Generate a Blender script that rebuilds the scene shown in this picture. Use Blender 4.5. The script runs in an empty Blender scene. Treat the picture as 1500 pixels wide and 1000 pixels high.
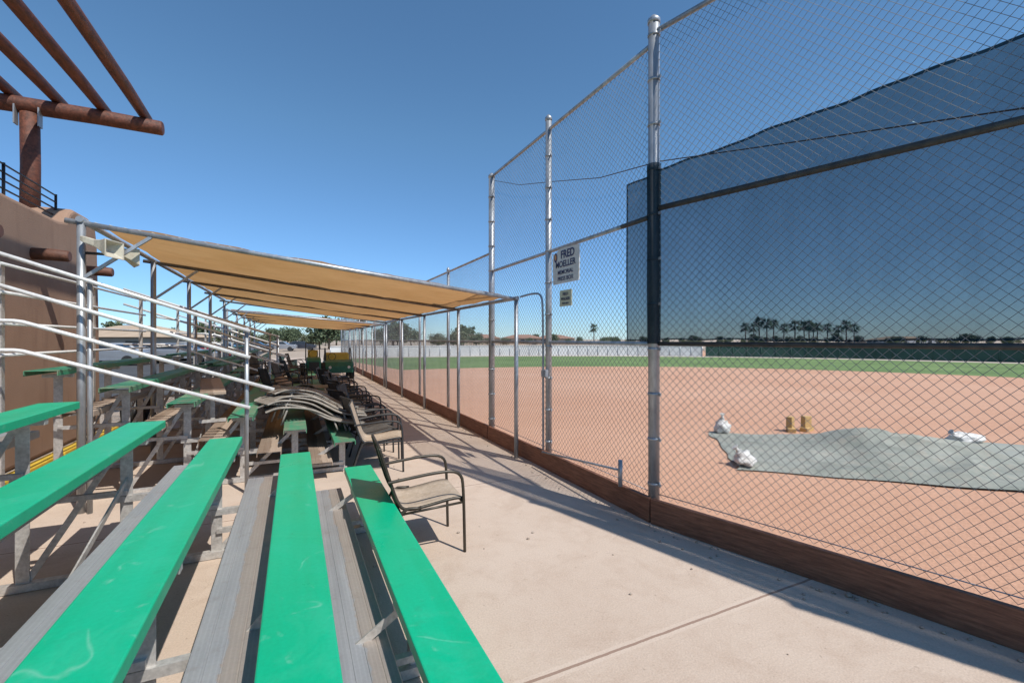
import bpy, math, random
import numpy as np
from mathutils import Vector, Matrix, noise
random.seed(7)
sc = bpy.context.scene
sc.view_settings.view_transform = 'Standard'
sc.view_settings.look = 'None'
sc.view_settings.exposure = 0
COL = sc.collection
YAW = math.radians(25.6)
S, C = math.sin(YAW), math.cos(YAW)

# ------------------------------------------------------------ materials
def mk(name):
    m = bpy.data.materials.new(name); m.use_nodes = True
    nt = m.node_tree; nt.nodes.clear()
    return m, nt, nt.nodes, nt.links

def noise_node(nt, vec, scale, detail=4, rough=.55, dist=0):
    n = nt.nodes.new('ShaderNodeTexNoise'); n.inputs['Scale'].default_value = scale
    n.inputs['Detail'].default_value = detail; n.inputs['Roughness'].default_value = rough
    n.inputs['Distortion'].default_value = dist
    nt.links.new(vec, n.inputs['Vector']); return n.outputs['Fac']

def ramp(nt, fac, a, b, ca=(0,0,0), cb=(1,1,1)):
    if a > b: a, b, ca, cb = b, a, cb, ca
    r = nt.nodes.new('ShaderNodeValToRGB')
    r.color_ramp.elements[0].position = a; r.color_ramp.elements[1].position = b
    r.color_ramp.elements[0].color = (*ca, 1); r.color_ramp.elements[1].color = (*cb, 1)
    nt.links.new(fac, r.inputs['Fac']); return r.outputs['Color']

def mixc(nt, fac, a, b, mode='MIX'):
    m = nt.nodes.new('ShaderNodeMix'); m.data_type = 'RGBA'; m.blend_type = mode
    for i, val in ((0, fac), (6, a), (7, b)):
        if hasattr(val, 'is_output'): nt.links.new(val, m.inputs[i])
        elif i == 0: m.inputs[0].default_value = val
        else: m.inputs[i].default_value = (*val, 1)
    return m.outputs[2]

def mth(nt, op, a, b=None, c=None):
    m = nt.nodes.new('ShaderNodeMath'); m.operation = op
    for i, val in enumerate((a, b, c)):
        if val is None: continue
        if hasattr(val, 'is_output'): nt.links.new(val, m.inputs[i])
        else: m.inputs[i].default_value = val
    return m.outputs[0]

def coords(nt, stretch=(1,1,1), world=False):
    if world:
        g = nt.nodes.new('ShaderNodeNewGeometry'); o = g.outputs['Position']
    else:
        g = nt.nodes.new('ShaderNodeTexCoord'); o = g.outputs['Object']
    mp = nt.nodes.new('ShaderNodeMapping'); mp.inputs['Scale'].default_value = stretch
    nt.links.new(o, mp.inputs['Vector']); return mp.outputs['Vector']

def finish(nt, col, rough=.6, metal=0, bumpfac=None, bump=.2, dist=.01, spec=.5):
    b = nt.nodes.new('ShaderNodeBsdfPrincipled'); o = nt.nodes.new('ShaderNodeOutputMaterial')
    if hasattr(col, 'is_output'): nt.links.new(col, b.inputs['Base Color'])
    else: b.inputs['Base Color'].default_value = (*col, 1)
    if hasattr(rough, 'is_output'): nt.links.new(rough, b.inputs['Roughness'])
    else: b.inputs['Roughness'].default_value = rough
    b.inputs['Metallic'].default_value = metal
    b.inputs['Specular IOR Level'].default_value = spec
    if bumpfac is not None:
        bp = nt.nodes.new('ShaderNodeBump'); bp.inputs['Strength'].default_value = bump
        bp.inputs['Distance'].default_value = dist
        nt.links.new(bumpfac, bp.inputs['Height']); nt.links.new(bp.outputs[0], b.inputs['Normal'])
    nt.links.new(b.outputs[0], o.inputs['Surface']); return b

def pmat(name, c1, c2, scale=5, rough=.6, metal=0, bump=.15, stretch=(1,1,1), dist=.01, spec=.5, world=False, fine=40, finec=.15):
    m, nt, N, L = mk(name)
    v = coords(nt, stretch, world)
    f = noise_node(nt, v, scale, 6, .6)
    col = mixc(nt, ramp(nt, f, .32, .68), c1, c2)
    f2 = noise_node(nt, v, fine, 3, .6)
    g = ramp(nt, f2, .3, .7, (1-finec,)*3, (1+finec*.5,)*3)
    col = mixc(nt, 1.0, col, g, 'MULTIPLY')
    finish(nt, col, rough, metal, f2, bump, dist, spec)
    return m

M = {}
M['galv'] = pmat('galvanised_steel', (.28,.30,.32), (.48,.50,.52), 9, .42, .55, .05, (1,1,.3))
M['wire'] = pmat('chain_wire', (.19,.195,.20), (.30,.305,.31), 3, .5, .5, .0)
M['alu'] = pmat('aluminium_frame', (.42,.39,.36), (.62,.60,.57), 6, .45, .35, .05, finec=.25)
M['rail'] = pmat('aluminium_rail', (.70,.70,.69), (.82,.82,.80), 4, .38, .2, .03)
M['brownlog'] = pmat('stained_log', (.055,.02,.012), (.18,.06,.033), 6, .6, 0, .5, (4,.8,4), .01)
M['viga'] = pmat('viga_log', (.09,.035,.02), (.17,.07,.04), 7, .65, 0, .4)
M['darkmetal'] = pmat('dark_metal', (.02,.018,.018), (.05,.04,.04), 8, .5, .3, .05)
M['framebrown'] = pmat('bronze_tube', (.035,.028,.02), (.06,.05,.035), 8, .4, .3, .05)
M['yellow'] = pmat('yellow_paint', (.55,.36,.03), (.7,.48,.06), 6, .7)
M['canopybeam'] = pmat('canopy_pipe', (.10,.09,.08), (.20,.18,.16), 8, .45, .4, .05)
M['darkrail'] = pmat('dark_rail', (.03,.035,.04), (.08,.075,.065), 14, .6, .1, .05)
M['board'] = pmat('stained_board', (.15,.062,.036), (.32,.145,.085), 5, .75, 0, .5, (2,1,12), .01)
M['asphalt'] = pmat('asphalt', (.05,.05,.052), (.085,.083,.08), .6, .9, 0, .3, world=True)
M['gravel'] = pmat('gravel', (.30,.24,.19), (.50,.42,.35), 18, .95, 0, .9, world=True, fine=70, finec=.5, dist=.02)
M['earth'] = pmat('dry_earth', (.34,.26,.19), (.46,.37,.28), .05, .95, 0, .3, world=True, fine=2)
M['grass'] = pmat('mown_grass', (.11,.18,.045), (.18,.26,.08), .25, .95, 0, .4, world=True, fine=6, finec=.35)
M['track'] = pmat('warning_track', (.42,.36,.30), (.52,.45,.38), .5, .95, 0, .3, world=True)
M['leaf'] = pmat('leaves', (.07,.105,.055), (.13,.165,.085), .8, .8, 0, 0, fine=5, finec=.4)  # distance haze lightened into the leaf greens
M['leaf2'] = pmat('leaves_olive', (.10,.12,.065), (.17,.18,.10), .8, .8, 0, 0, fine=5, finec=.4)  # olive greens also paled in colour for distance haze
M['palm'] = pmat('palm_fronds', (.035,.065,.025), (.08,.12,.045), .8, .7, 0, 0)
M['bark'] = pmat('bark', (.10,.075,.055), (.18,.14,.10), 4, .9, 0, .4)
M['whitewall'] = pmat('white_banner', (.50,.50,.49), (.70,.70,.68), .4, .7)
M['greenwall'] = pmat('green_windscreen', (.015,.05,.038), (.03,.08,.06), .6, .8)
M['houses'] = pmat('house_stucco', (.42,.32,.24), (.52,.42,.33), .3, .9)
M['roof'] = pmat('roof_tile', (.28,.16,.11), (.36,.21,.15), 1, .9)
M['tan'] = pmat('tan_roof', (.42,.31,.21), (.50,.38,.27), 1, .8)
M['glass'] = pmat('dark_glass', (.02,.025,.03), (.03,.035,.04), 1, .1)
M['rubber'] = pmat('rubber', (.015,.015,.015), (.03,.03,.03), 6, .8)
M['wood'] = pmat('raw_wood', (.46,.29,.11), (.58,.39,.17), 8, .8, 0, .3, (1,6,6))
M['sandbag'] = pmat('white_sack', (.60,.58,.54), (.74,.72,.68), 14, .8, 0, .6, dist=.02)
M['resin'] = pmat('grey_tan_resin', (.20,.185,.16), (.33,.30,.26), 3, .65, fine=12, finec=.25)
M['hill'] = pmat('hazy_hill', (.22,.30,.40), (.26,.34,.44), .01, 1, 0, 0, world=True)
M['speaker'] = pmat('beige_plastic', (.50,.46,.36), (.60,.56,.46), 6, .6)
M['black'] = pmat('black_plastic', (.015,.015,.016), (.035,.035,.035), 6, .5)
M['bingreen'] = pmat('vehicle_green', (.01,.10,.06), (.02,.15,.09), 4, .5)
M['binyellow'] = pmat('vehicle_yellow', (.48,.34,.04), (.60,.44,.07), 4, .5)
M['capyellow'] = pmat('cap_yellow', (.55,.47,.22), (.65,.57,.30), 4, .5)
M['signwhite'] = pmat('sign_white', (.62,.60,.54), (.72,.70,.64), 6, .6)
M['signnavy'] = pmat('sign_navy', (.02,.025,.09), (.03,.035,.12), 6, .6)
M['signyellow'] = pmat('sign_cream', (.55,.53,.34), (.62,.60,.42), 6, .6)
M['orange'] = pmat('sign_orange', (.6,.25,.05), (.7,.32,.08), 6, .6)
M['stone'] = pmat('pebble_stone', (.25,.19,.15), (.45,.37,.30), 30, .9)

# adobe stucco
m, nt, N, L = mk('adobe_stucco')
v = coords(nt, (1,1,1), True)
f = noise_node(nt, v, 1.1, 6, .6); f2 = noise_node(nt, v, 60, 3, .6); f3 = noise_node(nt, coords(nt,(3,3,.5),True), 1.5, 4)
c = mixc(nt, ramp(nt, f, .3, .7), (.29,.185,.13), (.37,.24,.17))
c = mixc(nt, ramp(nt, f3, .55, .8), c, (.25,.155,.11))
finish(nt, c, .95, 0, f2, .5, .01, .2); M['adobe'] = m

# concrete with joints
def concrete(name, a, b, joint_every, joint_off, dust):
    m, nt, N, L = mk(name)
    v = coords(nt, (1,1,1), True)
    big = noise_node(nt, v, .7, 6, .6); mid = noise_node(nt, v, 4.5, 6, .65, .4); fine = noise_node(nt, v, 90, 3, .6)
    c = mixc(nt, ramp(nt, big, .3, .7), a, b)
    c = mixc(nt, mth(nt, 'MULTIPLY', ramp(nt, mid, .48, .75), .5), c, dust)
    stn = noise_node(nt, v, 1.9, 6, .75, .8)
    c = mixc(nt, mth(nt, 'MULTIPLY', ramp(nt, stn, .55, .75), .2), c, (.64,.53,.44))
    c = mixc(nt, mth(nt, 'MULTIPLY', ramp(nt, stn, .48, .30), .45), c, (.42,.31,.235))
    sp = noise_node(nt, v, 26, 2, .5)
    c = mixc(nt, mth(nt, 'MULTIPLY', ramp(nt, sp, .71, .75), .4), c, (.22,.165,.13))
    crk = noise_node(nt, v, 1.6, 3, .6, 1.2)
    cr = mth(nt, 'LESS_THAN', mth(nt, 'ABSOLUTE', mth(nt, 'SUBTRACT', crk, .5)), .0011)
    c = mixc(nt, mth(nt, 'MULTIPLY', cr, .22), c, (.22,.16,.12))
    c = mixc(nt, 1.0, c, ramp(nt, fine, .3, .7, (.86,.86,.86), (1.06,1.06,1.06)), 'MULTIPLY')
    sep = N.new('ShaderNodeSeparateXYZ'); L.new(v, sep.inputs[0])
    wob = mth(nt, 'MULTIPLY', mth(nt, 'SUBTRACT', mid, .5), .02)
    yy = mth(nt, 'ADD', sep.outputs['Y'], wob)
    fr = mth(nt, 'FRACT', mth(nt, 'ADD', mth(nt, 'DIVIDE', mth(nt, 'SUBTRACT', yy, joint_off), joint_every), .5))
    d = mth(nt, 'MULTIPLY', mth(nt, 'ABSOLUTE', mth(nt, 'SUBTRACT', fr, .5)), joint_every)
    j = mth(nt, 'LESS_THAN', d, .009)
    j2 = mth(nt, 'LESS_THAN', d, .035)
    c = mixc(nt, mth(nt, 'MULTIPLY', j2, .25), c, (.66,.55,.46))
    c = mixc(nt, mth(nt, 'MULTIPLY', j, .8), c, (.24,.15,.11))
    h = mth(nt, 'SUBTRACT', fine, mth(nt, 'MULTIPLY', j, 2.0))
    finish(nt, c, .9, 0, h, .35, .006, .25)
    return m
M['concrete'] = concrete('walk_concrete', (.515,.405,.32), (.585,.475,.385), 3.0, 2.0, (.455,.34,.26))

# infield dirt
m, nt, N, L = mk('infield_dirt')
v = coords(nt, (1,1,1), True)
big = noise_node(nt, v, .16, 5, .6); mid = noise_node(nt, coords(nt,(1,3.0,1),True), 1.4, 6, .65); fine = noise_node(nt, v, 30, 4, .7)
c = mixc(nt, ramp(nt, big, .3, .7), (.54,.30,.195), (.61,.37,.255))
c = mixc(nt, mth(nt,'MULTIPLY',ramp(nt, mid, .5, .75),.4), c, (.48,.26,.16))
scf = noise_node(nt, v, 5.5, 5, .7, .6)
c = mixc(nt, mth(nt,'MULTIPLY',ramp(nt, scf, .60, .74),.3), c, (.38,.20,.12))
c = mixc(nt, 1.0, c, ramp(nt, fine, .3, .7, (.80,.80,.80), (1.09,1.09,1.09)), 'MULTIPLY')
finish(nt, c, .97, 0, fine, .5, .02, .15); M['dirt'] = m

# planks
def plank_mat(name, base1, base2, dust, dustamt, rough, metal, streak, brown=.85):
    m, nt, N, L = mk(name)
    v = coords(nt, (1,1,1)); vs = coords(nt, (7,.45,7)); 
    oi = N.new('ShaderNodeObjectInfo')
    va = N.new('ShaderNodeVectorMath'); va.operation='ADD'; L.new(vs, va.inputs[0]); 
    cmb = N.new('ShaderNodeCombineXYZ'); L.new(mth(nt,'MULTIPLY',oi.outputs['Random'],50), cmb.inputs[1]); L.new(cmb.outputs[0], va.inputs[1])
    vb = N.new('ShaderNodeVectorMath'); vb.operation='ADD'; L.new(v, vb.inputs[0]); L.new(cmb.outputs[0], vb.inputs[1])
    f = noise_node(nt, va.outputs[0], 1.3, 4, .5); f2 = noise_node(nt, vb.outputs[0], 2.6, 6, .7, 1.2); f3 = noise_node(nt, v, 60, 3, .7)
    c = mixc(nt, ramp(nt, f, .35, .65), base1, base2)
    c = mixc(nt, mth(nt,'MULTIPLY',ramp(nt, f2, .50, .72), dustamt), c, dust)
    sep = N.new('ShaderNodeSeparateXYZ'); L.new(v, sep.inputs[0])
    if streak:
        g = mth(nt,'ADD', mth(nt,'MULTIPLY',sep.outputs['X'],12.0), mth(nt,'MULTIPLY',mth(nt,'SUBTRACT',f2,.5),1.4))
        g = mth(nt,'ADD', g, .40)
        c = mixc(nt, mth(nt,'MULTIPLY',ramp(nt, g, .38, .50), brown), c, (.42,.325,.25))
        rib = mth(nt,'SINE', mth(nt,'MULTIPLY',sep.outputs['X'],330.0))
        c = mixc(nt, 1.0, c, ramp(nt, rib, .0, .9, (.94,)*3, (1.01,)*3), 'MULTIPLY')
        smd = noise_node(nt, vb.outputs[0], 9.0, 5, .7)
        c = mixc(nt, mth(nt,'MULTIPLY',ramp(nt, smd, .56, .70), .30), c, (.26,.21,.18))
    else:
        vv = noise_node(nt, vb.outputs[0], 11, 4, .6, .4)
        c = mixc(nt, mth(nt,'MULTIPLY',ramp(nt, vv, .64, .72),.16), c, (.45,.60,.52))
        st = noise_node(nt, vb.outputs[0], 1.3, 3, .5, 1.2)
        ln = ramp(nt, mth(nt,'ABSOLUTE', mth(nt,'SUBTRACT', st, .52)), .010, .0)
        c = mixc(nt, mth(nt,'MULTIPLY',mth(nt,'MULTIPLY',ln,ramp(nt,f2,.50,.62)),.22), c, (.42,.62,.52))
        dk = noise_node(nt, vb.outputs[0], 7, 4, .7)
        c = mixc(nt, mth(nt,'MULTIPLY',ramp(nt, dk, .60, .75),.3), c, (.02,.22,.11))
    c = mixc(nt, 1.0, c, ramp(nt, f3, .3, .7, (.93,.93,.93), (1.04,1.04,1.04)), 'MULTIPLY')
    rr = ramp(nt, f2, .3, .7, (rough,)*3, (min(1,rough+.25),)*3)
    finish(nt, c, rr, metal, f3, .04, .002, .5)
    return m
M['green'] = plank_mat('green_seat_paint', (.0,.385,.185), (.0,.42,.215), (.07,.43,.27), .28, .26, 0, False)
M['greendustshade'] = plank_mat('shaded_dusty_green_seat', (.02,.26,.14), (.10,.20,.12), (.30,.24,.17), .8, .5, 0, False)  # canopy shade painted into the seat green, along with heavy dust
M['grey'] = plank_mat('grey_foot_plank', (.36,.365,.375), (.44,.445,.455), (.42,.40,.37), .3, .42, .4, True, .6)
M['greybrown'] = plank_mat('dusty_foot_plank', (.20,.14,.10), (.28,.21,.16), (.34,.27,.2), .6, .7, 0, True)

# canopy fabric
m, nt, N, L = mk('canopy_fabric')
v = coords(nt, (1,1,1)); f = noise_node(nt, v, 1.2, 5, .6); f2 = noise_node(nt, coords(nt,(1,6,1)), 2.5, 4, .6)
c = mixc(nt, ramp(nt, f, .3, .7), (.58,.325,.13), (.69,.41,.185))
c = mixc(nt, mth(nt,'MULTIPLY',ramp(nt,f2,.5,.8),.5), c, (.46,.25,.10))
d = N.new('ShaderNodeBsdfDiffuse'); t = N.new('ShaderNodeBsdfTranslucent'); mx = N.new('ShaderNodeMixShader'); o = N.new('ShaderNodeOutputMaterial')
L.new(c, d.inputs[0]); L.new(c, t.inputs[0]); mx.inputs[0].default_value = .36
L.new(d.outputs[0], mx.inputs[1]); L.new(t.outputs[0], mx.inputs[2]); L.new(mx.outputs[0], o.inputs[0]); M['fabric'] = m

# wind-screen netting
def netmat(name, lo, hi, col):
    m, nt, N, L = mk(name)
    v = coords(nt, (1,1,1)); f = noise_node(nt, v, 1.3, 5, .6, .6)
    vw = coords(nt, (1,1,.15)); fw = noise_node(nt, vw, 9, 3, .6); fn_ = noise_node(nt, v, 45, 2, .6)
    d = N.new('ShaderNodeBsdfDiffuse'); d.inputs[0].default_value = (*col,1)
    t = N.new('ShaderNodeBsdfTransparent'); mx = N.new('ShaderNodeMixShader'); o = N.new('ShaderNodeOutputMaterial')
    ff = mth(nt,'ADD',mth(nt,'ADD',mth(nt,'MULTIPLY',f,.45),mth(nt,'MULTIPLY',fw,.3)),mth(nt,'MULTIPLY',fn_,.25))
    L.new(ramp(nt, ff, .35, .65, (lo,)*3, (hi,)*3), mx.inputs[0])
    L.new(t.outputs[0], mx.inputs[1]); L.new(d.outputs[0], mx.inputs[2]); L.new(mx.outputs[0], o.inputs[0]); return m
M['net'] = netmat('shade_netting', .66, .74, (.012,.038,.06))
M['nethem'] = netmat('netting_hem', .85, .92, (.008,.024,.036))
M['netwrap'] = netmat('netting_wrap', .68, .8, (.008,.024,.036))

M['sling'] = pmat('tan_sling', (.36,.28,.20), (.46,.37,.28), 12, .8, 0, .3)
M['slingblack'] = pmat('dark_sling', (.05,.045,.04), (.10,.09,.08), 12, .8, 0, .3)
# tarp
m, nt, N, L = mk('grey_tarp')
v = coords(nt); f = noise_node(nt, v, 1.2, 6, .65, .8); f2 = noise_node(nt, v, 5, 6, .7, 1.0)
c = mixc(nt, ramp(nt, f, .3, .7), (.21,.225,.19), (.34,.345,.295)); c = mixc(nt, mth(nt,'MULTIPLY',ramp(nt,f2,.5,.74),.45), c, (.46,.37,.29))
finish(nt, c, .75, 0, f2, .4, .04, .3); M['tarp'] = m

# ------------------------------------------------------------ mesh builder
class MB:
    def __init__(s): s.v=[]; s.f=[]; s.sm=[]
    def box(s, c, size, rz=0, taper=1.0):
        b=len(s.v); sx,sy,sz=[a/2 for a in size]; cr,sr=math.cos(rz),math.sin(rz)
        for z in (-sz,sz):
            k = taper if z>0 else 1
            for x,y in ((-sx*k,-sy*k),(sx*k,-sy*k),(sx*k,sy*k),(-sx*k,sy*k)):
                s.v.append((c[0]+x*cr-y*sr, c[1]+x*sr+y*cr, c[2]+z))
        for f in ((0,3,2,1),(4,5,6,7),(0,1,5,4),(1,2,6,5),(2,3,7,6),(3,0,4,7)):
            s.f.append(tuple(b+i for i in f)); s.sm.append(False)
        return s
    def beam(s, p0, p1, w, h):
        p0=Vector(p0); p1=Vector(p1); d=(p1-p0).normalized()
        up=Vector((0,0,1)) if abs(d.z)<.95 else Vector((0,1,0))
        a=d.cross(up).normalized(); u=a.cross(d).normalized(); b=len(s.v)
        for p in (p0,p1):
            for i,j in ((-1,-1),(1,-1),(1,1),(-1,1)): s.v.append(tuple(p+a*(i*w/2)+u*(j*h/2)))
        for f in ((3,2,1,0),(4,5,6,7),(0,1,5,4),(1,2,6,5),(2,3,7,6),(3,0,4,7)):
            s.f.append(tuple(b+i for i in f)); s.sm.append(False)
        return s
    def path(s, pts, r, seg=10, caps=True):
        pts=[Vector(p) for p in pts]; n=len(pts); rr = r if isinstance(r,(list,tuple)) else [r]*n
        d0=(pts[1]-pts[0]).normalized(); up=Vector((0,0,1)) if abs(d0.z)<.9 else Vector((1,0,0))
        a=d0.cross(up).normalized(); b0=len(s.v)
        for i,p in enumerate(pts):
            if i==0: d=d0
            elif i==n-1: d=(pts[i]-pts[i-1]).normalized()
            else: d=((pts[i]-pts[i-1]).normalized()+(pts[i+1]-pts[i]).normalized()).normalized()
            a=(a-d*a.dot(d)).normalized(); u=d.cross(a)
            for k in range(seg):
                t=2*math.pi*k/seg; s.v.append(tuple(p+a*(math.cos(t)*rr[i])+u*(math.sin(t)*rr[i])))
        for i in range(n-1):
            for k in range(seg):
                k2=(k+1)%seg; s.f.append((b0+i*seg+k,b0+i*seg+k2,b0+(i+1)*seg+k2,b0+(i+1)*seg+k)); s.sm.append(True)
        if caps:
            s.f.append(tuple(b0+k for k in reversed(range(seg)))); s.sm.append(False)
            s.f.append(tuple(b0+(n-1)*seg+k for k in range(seg))); s.sm.append(False)
        return s
    def tube(s,p0,p1,r,seg=10,r2=None):
        return s.path([p0,p1],[r,r if r2 is None else r2],seg)
    def prism_y(s, prof, y0, y1):
        b=len(s.v); n=len(prof)
        for y in (y0,y1):
            for x,z in prof: s.v.append((x,y,z))
        for i in range(n):
            j=(i+1)%n; s.f.append((b+i,b+j,b+n+j,b+n+i)); s.sm.append(False)
        s.f.append(tuple(b+i for i in reversed(range(n)))); s.f.append(tuple(b+n+i for i in range(n))); s.sm+= [False,False]
        return s
    def prism_x(s, prof, x0, x1):
        b=len(s.v); n=len(prof)
        for x in (x0,x1):
            for y,z in prof: s.v.append((x,y,z))
        for i in range(n):
            j=(i+1)%n; s.f.append((b+i,b+j,b+n+j,b+n+i)); s.sm.append(False)
        s.f.append(tuple(b+i for i in reversed(range(n)))); s.f.append(tuple(b+n+i for i in range(n))); s.sm+= [False,False]
        return s
    def poly(s, pts):
        b=len(s.v); s.v+= [tuple(p) for p in pts]; s.f.append(tuple(range(b,b+len(pts)))); s.sm.append(False); return s
    def grid(s, fn, nu, nv, smooth=True):
        b=len(s.v)
        for i in range(nu+1):
            for j in range(nv+1): s.v.append(tuple(fn(i/nu,j/nv)))
        for i in range(nu):
            for j in range(nv):
                a=b+i*(nv+1)+j; s.f.append((a,a+nv+1,a+nv+2,a+1)); s.sm.append(smooth)
        return s
    def blob(s, c, size, nu=12, nv=8, wob=.12, flat=-.6, seed=0):
        b=len(s.v)
        for j in range(nv+1):
            ph=-math.pi/2+math.pi*j/nv
            for i in range(nu):
                t=2*math.pi*i/nu; p=Vector((math.cos(ph)*math.cos(t),math.cos(ph)*math.sin(t),math.sin(ph)))
                k=1+wob*noise.noise(p*2+Vector((seed,seed*2,0)))*2+wob*.5*noise.noise(p*6+Vector((seed,seed*2,0)))
                p=p*k; p.z=max(p.z,flat)
                s.v.append((c[0]+p.x*size[0]/2,c[1]+p.y*size[1]/2,c[2]+(p.z-flat)*size[2]/2))
        for j in range(nv):
            for i in range(nu):
                i2=(i+1)%nu; s.f.append((b+j*nu+i,b+j*nu+i2,b+(j+1)*nu+i2,b+(j+1)*nu+i)); s.sm.append(True)
        return s

def mesh_from(mb, name, origin=(0,0,0)):
    me=bpy.data.meshes.new(name); o=origin
    me.from_pydata([(x-o[0],y-o[1],z-o[2]) for x,y,z in mb.v],[],mb.f)
    me.polygons.foreach_set('use_smooth', mb.sm); me.update()
    return me

def addbevel(ob, w, seg=2):
    b=ob.modifiers.new('bevel','BEVEL'); b.width=w; b.segments=seg; b.limit_method='ANGLE'
def thing(name, label, cat, loc=(0,0,0), group=None, mb=None, mat=None, bevel=0):
    data = None
    if mb is not None:
        data = mesh_from(mb, name, loc)
        if mat: data.materials.append(M[mat])
    ob=bpy.data.objects.new(name, data); ob.location=loc
    ob['label']=label; ob['category']=cat
    if group: ob['group']=group
    COL.objects.link(ob)
    if bevel: addbevel(ob,bevel)
    return ob
def abs_loc(ob):
    p=Vector(ob.location)
    while ob.parent: ob=ob.parent; p+=ob.location
    return tuple(p)
def part(parent, name, mb, mat, origin=None, label=None, bevel=0):
    pw=abs_loc(parent)
    if origin is None: origin=pw
    me=mesh_from(mb,name,origin); me.materials.append(M[mat])
    ob=bpy.data.objects.new(name,me); ob.parent=parent
    ob.location=(origin[0]-pw[0],origin[1]-pw[1],origin[2]-pw[2])
    if label: ob['label']=label
    COL.objects.link(ob)
    if bevel: addbevel(ob,bevel)
    return ob
def struct(name, mb, mat):
    me=mesh_from(mb,name); me.materials.append(M[mat])
    ob=bpy.data.objects.new(name,me); ob['kind']='structure'; COL.objects.link(ob); return ob
def copy_thing(src, loc, rz=0, scale=1, label=None):
    n=src.copy(); n.location=loc; n.rotation_euler=(0,0,rz); n.scale=(scale,)*3
    COL.objects.link(n)
    if label: n['label']=label
    def rec(a,b):
        for ch in a.children:
            k=ch.copy(); k.parent=b; COL.objects.link(k); rec(ch,k)
    rec(src,n)
    return n
def smoothpts(pts, it=2):
    pts=[Vector(p) for p in pts]
    for _ in range(it):
        q=[pts[0]]
        for a,b in zip(pts[:-1],pts[1:]): q+= [a*.75+b*.25, a*.25+b*.75]
        q.append(pts[-1]); pts=q
    return pts
def bearing(r, D):  # r = tangent of bearing off the street axis of view, D distance
    return (D*S+r*D*C, D*C-r*D*S)

# ------------------------------------------------------------ ground
def ring(cx,cy,r0,r1,a0,a1,z,n=60):
    mb=MB()
    mb.grid(lambda u,w:(cx+(r0+(r1-r0)*w)*math.cos(a0+(a1-a0)*u), cy+(r0+(r1-r0)*w)*math.sin(a0+(a1-a0)*u), z),n,1,False)
    return mb
def sheet(x0,y0,x1,y1,z): return MB().poly([(x0,y0,z),(x1,y0,z),(x1,y1,z),(x0,y1,z)])
struct('ground', sheet(-3000,-3000,3000,3000,-.02),'earth')
struct('asphalt_road', sheet(-60,14,-3.4,75,-.010),'asphalt')
struct('gravel_strip', sheet(-12,-5,-2.9,14,-.004),'gravel')
struct('pavement', sheet(-2.9,-8,3.05,46,0.0),'concrete')
struct('outer_pavement', MB().poly([(3.05,-8,-.001),(6.3,-8,-.001),(3.66,1.05,-.001),(3.05,3.28,-.001)]),'concrete')
mb=MB().poly([(3.08,3.2,.004),(3.7,1.0,.004),(6.2,-8,.004),(60,-8,.004),(60,50,.004),(3.08,50,.004)])
struct('infield_dirt', mb,'dirt')
HX,HY=8,4
struct('outfield_grass', ring(HX,HY,21.5,38.5,math.radians(-17),math.radians(97),.008,90),'grass')
struct('warning_track', ring(HX,HY,38.5,41,math.radians(-17),math.radians(97),.012,90),'track')
mb=MB(); 
def hillfn(u,w):
    a=math.radians(99+u*40); r=1800
    h=(10+70*max(0,noise.noise(Vector((u*5,3,0)))+.3)+18*noise.noise(Vector((u*19,1,0))))*w*min(1,u*8)
    return (r*math.cos(a),r*math.sin(a),h)
mb.grid(hillfn,160,1,False); struct('hills',mb,'hill')
cb=MB(); 
for k in range(6): cb.box((-2.98,3.0+k*1.83+.9,.06),(.16,1.81,.12))
kb=struct('kerb',cb,'yellow'); addbevel(kb,.015)

# ------------------------------------------------------------ chain link fences
def chainlink(A,B,z0,z1,r=.0021,w=.0355):
    A=np.array(A,float);B=np.array(B,float);L_=np.linalg.norm(B-A);u=(B-A)/L_;nn=np.array([-u[1],u[0]])
    npk=int(L_/w); ns=int((z1-z0)/w); k=np.arange(ns+1)
    V=[];F=[];base=0
    ang=np.array([0,2*math.pi/3,4*math.pi/3])
    for i in range(npk):
        x=(i+((k+i)%2))*w; off=np.where(((k+i)%2)==0,.0015,-.0015)
        z=z0+k*w
        rip=.008*np.sin(z*2.1+i*w*1.3)
        for a in ang:
            xx=x+r*1.25*math.cos(a)+.004*np.sin(z*3+i*w*2.2); o=off+rip+r*math.sin(a)
            V.append(np.stack([A[0]+u[0]*xx+nn[0]*o, A[1]+u[1]*xx+nn[1]*o, z+.006*math.sin(i*w*2.7)],1))
        n=ns+1
        for j in range(3):
            j2=(j+1)%3; a=base+j*n+k[:-1]; b=base+j2*n+k[:-1]
            F.append(np.stack([a,b,b+1,a+1],1))
        base+=3*n
    V=np.concatenate(V);F=np.concatenate(F)
    me=bpy.data.meshes.new('chain_link')
    me.vertices.add(len(V)); me.vertices.foreach_set('co',V.ravel())
    me.loops.add(F.size); me.loops.foreach_set('vertex_index',F.ravel().astype(np.int32))
    me.polygons.add(len(F)); me.polygons.foreach_set('loop_start',(np.arange(len(F))*4).astype(np.int32))
    me.update(calc_edges=True); me.validate()
    me.materials.append(M['wire']); return me
def addmesh(parent,name,me):
    ob=bpy.data.objects.new(name,me); ob.parent=parent; p=abs_loc(parent); ob.location=(-p[0],-p[1],-p[2]); COL.objects.link(ob); return ob

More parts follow.
